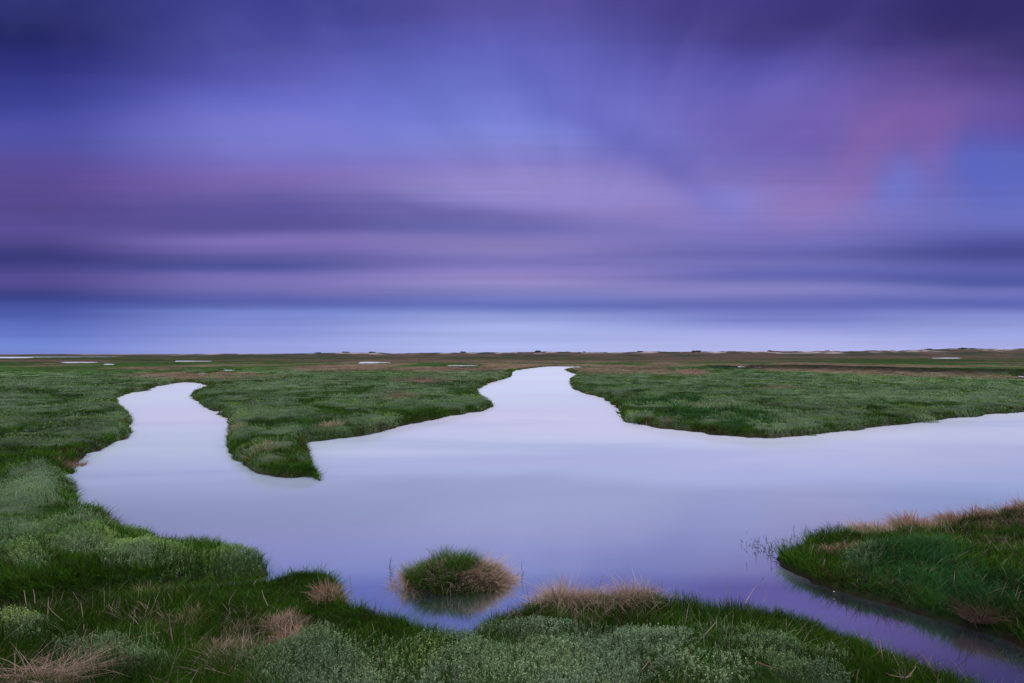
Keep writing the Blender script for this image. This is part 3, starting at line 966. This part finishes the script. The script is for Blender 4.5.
stems(80, tipfn, .03, .13, 'thin dark stem in the shallow water off the right bank tip', 'stems in the water off the right bank', 1.0, .0042, .35)
stems(70, tipfn2, .02, .10, 'thin dark stem in the shallow water off the right bank tip', 'stems in the water off the right bank', 1.0, .0042, .35)
stems(5, lambda: (rng.uniform(388, 398), rng.uniform(566, 580)), .1, .22, 'thin dark stem in the water left of the islet', 'stems in the water left of the islet', 1.2, .004, .2)
stems(3, lambda: (rng.uniform(516, 528), rng.uniform(570, 582)), .1, .2, 'thin dark stem in the water right of the islet', 'stems in the water right of the islet', 1.2, .004, 0)

# --- brown dead bush on the right bank
cx, cy = at(988, 628, .05)
db = empty('dead_bush', (cx, cy, 0), 'reddish-brown dead bush hanging over the water on the right bank', 'bush')
acc = Acc()
zf = lambda x, y: .12 + 0 * x
straw_tuft(acc, (cx + .02, cy + .10), .22, .14, .30, 1100, zf, (.40, .32, .33), wd=.006, lean=(.0, .5), bend=(.4, 1.5))
acc.build('twigs', M_STRAW, db, (cx, cy, 0))
for k in range(7):
    V, Q = tube(bentline((rng.normal(0, .05), .12 + rng.normal(0, .05), .02), (rng.normal(0, .25), rng.normal(.05, .12), rng.uniform(.25, .45)), 5, .08), .008, .003)
    mesh_from('branch', V, Q, None, np.tile([.09, .06, .05], (len(V), 1)), M_STRAW, True, db)

# --- leafy bushes on the meadow shore
def leaf_bush(px, py, rxp, h, n, label, z0=.15, cols=(PU1, PU2), group='leafy bushes along the far meadow shore'):
    cx, cy = at(px, py, z0)
    gz = ground_z(cx, cy)
    rx = rxp * cy / F
    o = empty('leafy_bush', (cx, cy, gz), label, 'bush', group)
    acc = Acc()
    a = rng.uniform(0, 2 * np.pi, n)
    e = np.arcsin(rng.uniform(-.1, 1, n))
    lump = 1 + .35 * (fbm(np.cos(a) * 2 + 5, np.sin(a) * 2 + e * 2, int(px), 3) - .5)
    q = rng.uniform(.6, 1, n) ** .5 * lump
    P = np.stack([rx * q * np.cos(a) * np.cos(e), rx * .7 * q * np.sin(a) * np.cos(e), .02 + h * q * np.sin(e)], 1)
    d = P / np.array([rx, rx, h]) + rng.normal(0, .6, (n, 3)); d[:, 2] += .4
    ls = max(.03, cy * .0017)
    v = rng.uniform(0, 1, n)[:, None]
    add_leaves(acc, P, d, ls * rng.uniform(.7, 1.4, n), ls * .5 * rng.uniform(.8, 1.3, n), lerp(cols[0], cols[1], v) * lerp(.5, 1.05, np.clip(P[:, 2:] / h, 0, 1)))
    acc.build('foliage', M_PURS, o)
    for k in range(5):
        V, Q = tube(bentline((rng.normal(0, .08), rng.normal(0, .08), -.05), (rng.normal(0, rx * .5), rng.normal(0, rx * .4), h * .8), 4, .05), .02, .008)
        mesh_from('stem', V, Q, None, np.tile([.05, .04, .03], (len(V), 1)), M_STRAW, True, o)


leaf_bush(925, 419, 13, .45, 1500, 'pale grey-green round bush on the far meadow shore, left of the photo edge')
leaf_bush(866, 427, 8, .32, 700, 'low pale bush on the far meadow shore, second from the right')
leaf_bush(812, 432, 7, .3, 600, 'low dark green bush at the bend of the far meadow shore', cols=(G2, PU1))
leaf_bush(640, 421, 6, .3, 500, 'small green bush on the meadow shore by the two tiny tussocks', cols=(G1, G2))

# --- two tiny tussocks in the creek mouth, pale stones
for px, py, rxp, lab in [(620.5, 413.5, 2.8, 'tiny grass tussock in the water off the meadow, farther one'), (625, 416.8, 2.2, 'tiny grass tussock in the water off the meadow, nearer one')]:
    cx, cy = at(px, py, 0)
    acc = Acc()
    green_tuft(acc, (cx, cy), rxp * cy / F, .2, .22, 260, lambda x, y: 0 * x - .03, G1, G2, .02)
    set_props(acc.build('grass_tussock', M_GRASS, None, (cx, cy, 0)), lab, 'tussock', 'tiny tussocks off the meadow')


def stone(px, py, w, label):
    cx, cy = at(px, py, 0.05)
    n1, n2 = 12, 7
    A, E = np.meshgrid(np.linspace(0, 2 * np.pi, n1, endpoint=False), np.linspace(-1.5, 1.5, n2))
    R = w * cy / F * (1 + .4 * (fbm(np.cos(A) * 2 + px, np.sin(A) * 2 + E, 3, 2) - .5))
    V = np.stack([R * np.cos(A) * np.cos(E), .8 * R * np.sin(A) * np.cos(E), .45 * R * np.sin(E)], -1).reshape(-1, 3)
    I = np.arange(n1 * n2).reshape(n2, n1)
    Q = np.stack([I[:-1], np.roll(I, -1, 1)[:-1], np.roll(I, -1, 1)[1:], I[1:]], -1).reshape(-1, 4)
    o = mesh_from('pale_stone', V, Q, None, np.tile([.5, .44, .42], (len(V), 1)), M_MUD, True)
    o.location = (cx, cy, .05)
    set_props(o, label, 'stone')


stone(633, 412, 2.2, 'pale stone on the mud behind the two tiny tussocks')
stone(420, 419.5, 3.0, 'pale pinkish stone on the mud shore of the tongue')
stone(834, 591.5, .9, 'small white stone at the waterline of the right bank')

# ------------------------------------------------------------------ dunes and shrubs on the skyline
dx_ = np.linspace(-700, 1300, 800)
dy_ = np.linspace(640, 900, 34)
DX, DY = np.meshgrid(dx_, dy_)
pxs, _ = proj(DX, np.full_like(DX, 760), 3)
crest = np.interp(pxs, [0, 60, 90, 290, 345, 382, 390, 440, 500, 580, 690, 760, 850, 900, 960, 1024, 1400], [.2, .5, .3, 1.0, 2.4, 2.2, 1.2, 2.2, 3, 3.4, 3.4, 3.4, 4.2, 5.6, 7.0, 7.0, 8])
nse = .45 * fbm(DX * .02, DY * .02, 301, 4) + .55 * fbm(DX * .09, DY * .06, 305, 4)
prof = np.sin(np.clip((DY - 640) / 260, 0, 1) * np.pi) ** .8
DZ = .2 + (crest + 2.2) * prof * (.55 + .9 * nse) - .6 * (1 - prof)
v = fbm(DX * .03, DY * .05, 311, 4)
dcol = lerp(np.array([.030, .042, .026]), np.array([.085, .060, .048]), sstep(.35, .6, v)[..., None])
sand = sstep(.55, .62, fbm(DX * .06 + 40, DY * .03, 321, 3)) * sstep(.6, .9, prof)
dcol = lerp(dcol, np.array([.42, .36, .38]), (sand * .8)[..., None])
I = np.arange(DX.size).reshape(DX.shape)
dq = np.stack([I[:-1, :-1], I[:-1, 1:], I[1:, 1:], I[1:, :-1]], -1).reshape(-1, 4)
o = mesh_from('dunes', np.stack([DX, DY, DZ], -1).reshape(-1, 3), dq, None, dcol.reshape(-1, 3), M_SAND, True)
set_props(o, 'low brown dunes with pale sand along the horizon', 'dunes', None, 'structure')


def dune_z(x, y):
    i = np.clip((y - 640) / 260 * 33, 0, 32.99); j = np.clip((x + 700) / 2000 * 799, 0, 798.99)
    return DZ[int(round(i)), int(round(j))]


SHR = [(345, 5, 'dark low shrub on the skyline left of the central creek'), (318, 4, 'small dark shrub at the left end of the dune skyline'),
       (372, 5, 'dark shrub at the end of the left dune hump'), (462, 5, 'dark shrub on the skyline above the tongue of land'),
       (538, 5, 'dark shrub on the skyline just left of the creek head'), (585, 3.5, 'small shrub on the skyline right of the creek head'),
       (640, 3.5, 'small round shrub on the skyline left of the tallest dark shrub'), (697, 6.5, 'largest dark shrub standing on the skyline right of centre'),
       (770, 3, 'tiny shrub on the bare dune skyline'), (828, 3.5, 'small shrub on the skyline left of the right-hand dunes'),
       (893, 5, 'dark shrub at the foot of the right-hand dunes'), (928, 6, 'wide dark shrub on the right-hand dunes'), (963, 6, 'dark shrub on the highest dune'),
       (1004, 6, 'dark shrub on the dunes at the right edge')]
for px, wpx, lab in SHR:
    Y = 770.0
    X = (px - 512) / F * Y
    z = dune_z(X, Y)
    rx = .8 * wpx * Y / F
    hh = rx * .22
    o = empty('dune_shrub', (X, Y, z - .2), lab, 'shrub', 'shrubs on the skyline')
    n = 420
    acc = Acc()
    k = rng.integers(0, 5, n)
    kc = rng.uniform(-.7, .7, 5)[k]
    a = rng.uniform(0, 2 * np.pi, n); e = np.arcsin(rng.uniform(0, 1, n)); q = rng.uniform(.5, 1, n)
    P = np.stack([rx * (kc + .4 * q * np.cos(a) * np.cos(e)), rx * .5 * q * np.sin(a) * np.cos(e), hh * q * np.sin(e) * (1 - .5 * abs(kc)) + .2], 1)
    d = rng.normal(0, 1, (n, 3)); d[:, 2] = abs(d[:, 2])
    c = lerp(np.array([.018, .035, .018]), np.array([.05, .07, .035]), rng.uniform(0, 1, n)[:, None])
    add_leaves(acc, P, d, rng.uniform(.7, 1.5, n), rng.uniform(.5, 1.0, n), c)
    acc.build('foliage', M_GRASS, o)

# ------------------------------------------------------------------ sky
def lin(c):
    return tuple((v / 255 / 12.92) if v / 255 <= .04045 else ((v / 255 + .055) / 1.055) ** 2.4 for v in c)


def calm(r, g, b, y):
    l = .3 * r + .45 * g + .25 * b
    k = .89
    w = max(0, (y - 300) / 54)
    return (l + (r - l) * k + 8 * w, l + (g - l) * k + 4 * w, l + (b - l) * k + 1)


SKY = {
    30: [(0, 36, 42, 112), (25, 32, 36, 104), (50, 38, 40, 118), (75, 48, 52, 140), (100, 58, 62, 155), (125, 72, 75, 172), (145, 78, 78, 172), (160, 84, 72, 158), (180, 86, 70, 150),
         (200, 84, 68, 145), (215, 82, 68, 145), (230, 86, 72, 152), (245, 74, 64, 140), (257, 54, 52, 125), (265, 62, 58, 135), (275, 80, 70, 150), (285, 74, 66, 145), (297, 52, 60, 140),
         (303, 58, 74, 160), (320, 75, 95, 185), (340, 95, 120, 210), (354, 105, 130, 215)],
    256: [(0, 58, 62, 150), (20, 62, 66, 155), (50, 72, 75, 165), (80, 88, 90, 188), (100, 100, 103, 203), (120, 112, 114, 210), (140, 116, 116, 206), (160, 118, 108, 196),
          (175, 120, 102, 182), (190, 108, 94, 170), (205, 92, 82, 160), (218, 84, 77, 153), (228, 95, 85, 162), (238, 122, 106, 182), (250, 110, 97, 175), (262, 82, 80, 158), (270, 80, 82, 160),
          (278, 112, 104, 182), (288, 118, 110, 186), (296, 95, 95, 175), (304, 85, 95, 175), (310, 110, 125, 205), (320, 120, 135, 215), (340, 135, 150, 225), (354, 145, 158, 228)],
    512: [(0, 84, 78, 165), (15, 88, 84, 175), (40, 92, 94, 190), (65, 96, 100, 195), (90, 104, 112, 206), (120, 118, 128, 220), (140, 124, 130, 216), (160, 132, 124, 205), (180, 144, 132, 205),
          (200, 138, 130, 202), (215, 118, 112, 186), (228, 104, 102, 178), (240, 126, 115, 186), (250, 132, 120, 190), (260, 120, 112, 186), (270, 135, 122, 195), (280, 145, 132, 200),
          (290, 130, 125, 195), (300, 105, 115, 192), (307, 100, 115, 195), (314, 130, 145, 215), (325, 150, 165, 228), (340, 160, 175, 236), (354, 165, 178, 238)],
    768: [(0, 66, 56, 138), (25, 68, 60, 140), (40, 72, 65, 150), (60, 86, 82, 178), (80, 92, 90, 185), (110, 104, 96, 190), (140, 108, 100, 190), (160, 112, 108, 196), (180, 128, 118, 198),
          (195, 136, 126, 205), (210, 140, 125, 200), (225, 130, 118, 195), (240, 112, 110, 190), (255, 98, 98, 178), (265, 110, 108, 185), (278, 95, 98, 180), (290, 130, 125, 198),
          (303, 98, 103, 185), (315, 115, 122, 203), (322, 120, 130, 210), (335, 155, 165, 232), (354, 168, 178, 238)],
    994: [(0, 42, 38, 105), (30, 36, 34, 98), (55, 40, 36, 102), (75, 55, 46, 118), (100, 78, 65, 148), (120, 86, 72, 160), (140, 80, 85, 180), (155, 84, 98, 192), (180, 92, 102, 195),
          (210, 100, 108, 196), (230, 95, 100, 186), (243, 75, 78, 160), (255, 68, 72, 152), (268, 85, 90, 172), (283, 75, 85, 165), (292, 105, 110, 190), (305, 85, 98, 182), (313, 115, 125, 205),
          (325, 135, 150, 222), (345, 155, 165, 232), (354, 160, 168, 232)],
}
OVER = [(.80, (.26, .25, .55)), (1.10, (1.0, .98, 1.12)), (1.5, (1.45, 1.42, 1.35))]     # unseen overhead brightening, added to light the water and grass
SUN_EL, SUN_AZ = math.radians(52), math.radians(-150)
world = bpy.data.worlds.new('World')
scene.world = world
world.use_nodes = True
nt = world.node_tree
nt.nodes.clear()
N, L = nt.nodes.new, nt.links.new


def mth(op, a, b=None, c=None, clamp=False):
    n = N('ShaderNodeMath'); n.operation = op; n.use_clamp = clamp
    for i, v in enumerate((a, b, c)):
        if v is None: continue
        if isinstance(v, (int, float)): n.inputs[i].default_value = v
        else: L(v, n.inputs[i])
    return n.outputs[0]


tc = N('ShaderNodeTexCoord')
sp = N('ShaderNodeSeparateXYZ'); L(tc.outputs['Generated'], sp.inputs[0])
ay = mth('MAXIMUM', mth('ABSOLUTE', sp.outputs['Y']), .02)
u = mth('DIVIDE', sp.outputs['X'], ay)              # cloud bands run across the view, level like a sheet of stratus
vv = mth('DIVIDE', mth('MAXIMUM', sp.outputs['Z'], 0), ay)
cmb = N('ShaderNodeCombineXYZ'); L(u, cmb.inputs[0]); L(vv, cmb.inputs[1])
mp = N('ShaderNodeMapping'); mp.inputs['Scale'].default_value = (1.3, 7, 1); L(cmb.outputs[0], mp.inputs[0])
nz = N('ShaderNodeTexNoise'); nz.inputs['Scale'].default_value = 1.6; nz.inputs['Detail'].default_value = 3; nz.inputs['Roughness'].default_value = .45
L(mp.outputs[0], nz.inputs['Vector'])
wv_ = mth('MULTIPLY', mth('SUBTRACT', nz.outputs[0], .5), mth('MULTIPLY_ADD', vv, .10, .012))
vd = mth('ADD', vv, wv_)
# fine drawn-out streaks
mp2 = N('ShaderNodeMapping'); mp2.inputs['Scale'].default_value = (.9, 34, 1); mp2.inputs['Location'].default_value = (4, 2, 0); L(cmb.outputs[0], mp2.inputs[0])
nz2 = N('ShaderNodeTexNoise'); nz2.inputs['Scale'].default_value = 1.8; nz2.inputs['Detail'].default_value = 3
L(mp2.outputs[0], nz2.inputs['Vector'])
VMAX = .66
fac = mth('DIVIDE', vd, VMAX, clamp=True)
ramps = []
for px, rows in SKY.items():
    cr = N('ShaderNodeValToRGB'); L(fac, cr.inputs[0])
    el = cr.color_ramp.elements
    st_ = sorted(((YH - y) / F / VMAX, lin(calm(*c, y))) for y, *c in rows)
    el[0].position = st_[0][0]; el[0].color = (*st_[0][1], 1)
    el[1].position = st_[-1][0]; el[1].color = (*st_[-1][1], 1)
    for p_, c_ in st_[1:-1]:
        e_ = el.new(p_); e_.color = (*c_, 1)
    cr.color_ramp.interpolation = 'CARDINAL'
    ramps.append(((px - 512) / F, cr.outputs[0]))


def mixc(f, a, b, mode='MIX'):
    n = N('ShaderNodeMix'); n.data_type = 'RGBA'; n.blend_type = mode
    for s, v in ((0, f), (6, a), (7, b)):
        if isinstance(v, (int, float)): n.inputs[s].default_value = v
        elif isinstance(v, tuple): n.inputs[s].default_value = (*v[:3], 1)
        else: L(v, n.inputs[s])
    return n.outputs[2]


cur = ramps[0][1]
for i in range(4):
    mr = N('ShaderNodeMapRange'); mr.interpolation_type = 'SMOOTHSTEP'
    mr.inputs[1].default_value, mr.inputs[2].default_value = ramps[i][0], ramps[i + 1][0]
    L(u, mr.inputs[0])
    cur = mixc(mr.outputs[0], cur, ramps[i + 1][1])
# broad soft cloud masses: px, py, rx, ry, tilt (deg), colour, strength
BLOBS = [(900, 100, 120, 46, 14, (104, 80, 158), .5), (850, 150, 130, 62, 20, (122, 98, 170), .35), (812, 203, 60, 20, 16, (146, 120, 184), .45), (850, 172, 54, 22, 36, (148, 114, 177), .5),
         (888, 138, 66, 24, 24, (138, 102, 168), .45), (938, 150, 20, 38, -22, (136, 100, 168), .45),
         (905, 187, 22, 20, 20, (110, 124, 212), .6), (990, 165, 30, 34, 30, (84, 98, 194), .5), (735, 203, 40, 18, 0, (134, 142, 222), .45),
         (610, 130, 150, 26, -33, (88, 88, 178), .5), (760, 120, 150, 40, -24, (108, 92, 176), .3), (600, 205, 100, 24, -8, (150, 132, 200), .4), (400, 95, 120, 40, 8, (106, 116, 208), .35),
         (130, 175, 150, 22, -8, (100, 80, 160), .3), (900, 15, 190, 42, 0, (48, 40, 106), .4), (420, 215, 120, 9, -2, (84, 78, 152), .35)]
nb = N('ShaderNodeTexNoise'); nb.inputs['Scale'].default_value = 5; nb.inputs['Detail'].default_value = 2; nb.inputs['Roughness'].default_value = .4
L(cmb.outputs[0], nb.inputs['Vector'])
sb = N('ShaderNodeSeparateColor'); L(nb.outputs['Color'], sb.inputs[0])
ud = mth('MULTIPLY_ADD', mth('SUBTRACT', sb.outputs[0], .5), .16, u)
vb = mth('MULTIPLY_ADD', mth('SUBTRACT', sb.outputs[1], .5), .09, vd)
for px, py, rx, ry, rot, c, k in BLOBS:
    m_ = N('ShaderNodeMapping'); m_.vector_type = 'TEXTURE'
    m_.inputs['Location'].default_value = ((px - 512) / F, (YH - py) / F, 0)
    m_.inputs['Rotation'].default_value = (0, 0, math.radians(rot))
    m_.inputs['Scale'].default_value = (rx / F, ry / F, 1)
    cb = N('ShaderNodeCombineXYZ'); L(ud, cb.inputs[0]); L(vb, cb.inputs[1])
    L(cb.outputs[0], m_.inputs[0])
    dt = N('ShaderNodeVectorMath'); dt.operation = 'DOT_PRODUCT'; L(m_.outputs[0], dt.inputs[0]); L(m_.outputs[0], dt.inputs[1])
    cur = mixc(mth('MULTIPLY', mth('POWER', .45, dt.outputs['Value']), k), cur, lin(c))
amp = mth('MULTIPLY_ADD', vv, -.75, .40)
amp = mth('MAXIMUM', amp, .05)
stre = mth('MULTIPLY_ADD', mth('SUBTRACT', nz2.outputs[0], .5), amp, 1.0)
# streaks drawn out by the wind, fanning from where the bands meet on the horizon
du = mth('SUBTRACT', u, (575 - 512) / F)
dv = mth('SUBTRACT', vv, (YH - 262) / F)
ang = mth('ARCTAN2', dv, du)
rad = mth('SQRT', mth('ADD', mth('MULTIPLY', du, du), mth('MULTIPLY', dv, dv)))
cf = N('ShaderNodeCombineXYZ'); L(mth('MULTIPLY', ang, 1.5), cf.inputs[0]); L(mth('MULTIPLY', rad, 1.3), cf.inputs[1])
nf_ = N('ShaderNodeTexNoise'); nf_.inputs['Scale'].default_value = 2.2; nf_.inputs['Detail'].default_value = 3; nf_.inputs['Roughness'].default_value = .5
L(cf.outputs[0], nf_.inputs['Vector'])
fr = N('ShaderNodeMapRange'); fr.interpolation_type = 'SMOOTHSTEP'; fr.inputs[1].default_value = .18; fr.inputs[2].default_value = .38
fr.inputs[3].default_value = 0; fr.inputs[4].default_value = .34
L(vv, fr.inputs[0])
stre = mth('MULTIPLY', stre, mth('MULTIPLY_ADD', mth('SUBTRACT', nf_.outputs[0], .5), fr.outputs[0], 1.0))
mv = mth('MULTIPLY', mth('SUBTRACT', nf_.outputs[0], .45, clamp=True), mth('MULTIPLY', fr.outputs[0], 1.2))
cur = mixc(mv, cur, lin((128, 112, 182)))
vm = N('ShaderNodeVectorMath'); vm.operation = 'SCALE'; L(cur, vm.inputs[0]); L(stre, vm.inputs['Scale'])
cur = vm.outputs[0]
lo = .68
for p_, c_ in OVER:
    mr = N('ShaderNodeMapRange'); mr.interpolation_type = 'SMOOTHSTEP'
    mr.inputs[1].default_value, mr.inputs[2].default_value = lo, p_
    L(vv, mr.inputs[0])
    cur = mixc(mr.outputs[0], cur, c_)
    lo = p_
bg = N('ShaderNodeBackground'); L(cur, bg.inputs[0]); bg.inputs[1].default_value = 1.0
ns = N('ShaderNodeTexSky'); ns.sky_type = 'NISHITA'; ns.sun_disc = False
ns.sun_elevation, ns.sun_rotation = SUN_EL, SUN_AZ
bg2 = N('ShaderNodeBackground'); L(ns.outputs[0], bg2.inputs[0]); bg2.inputs[1].default_value = .002
adds = N('ShaderNodeAddShader'); L(bg.outputs[0], adds.inputs[0]); L(bg2.outputs[0], adds.inputs[1])
wo = N('ShaderNodeOutputWorld'); L(adds.outputs[0], wo.inputs[0])

sun = bpy.data.lights.new('sun', 'SUN')
sun.energy = .5
sun.angle = math.radians(25)
sun.color = (1, .93, .86)
so = bpy.data.objects.new('sun', sun)
COL.objects.link(so)
dvec = Vector((math.sin(SUN_AZ) * math.cos(SUN_EL), math.cos(SUN_AZ) * math.cos(SUN_EL), math.sin(SUN_EL)))
so.rotation_euler = dvec.to_track_quat('Z', 'Y').to_euler()
so.location = dvec * 50

# ------------------------------------------------------------------ render settings
scene.view_settings.view_transform = 'Standard'
scene.view_settings.look = 'None'
scene.view_settings.exposure = 0
scene.view_settings.gamma = 1
scene.render.engine = 'CYCLES'
cy_ = scene.cycles
cy_.use_denoising = True
cy_.max_bounces = 5
cy_.diffuse_bounces = 3
cy_.glossy_bounces = 2
cy_.transmission_bounces = 2
cy_.sample_clamp_indirect = 4
scene.render.film_transparent = False
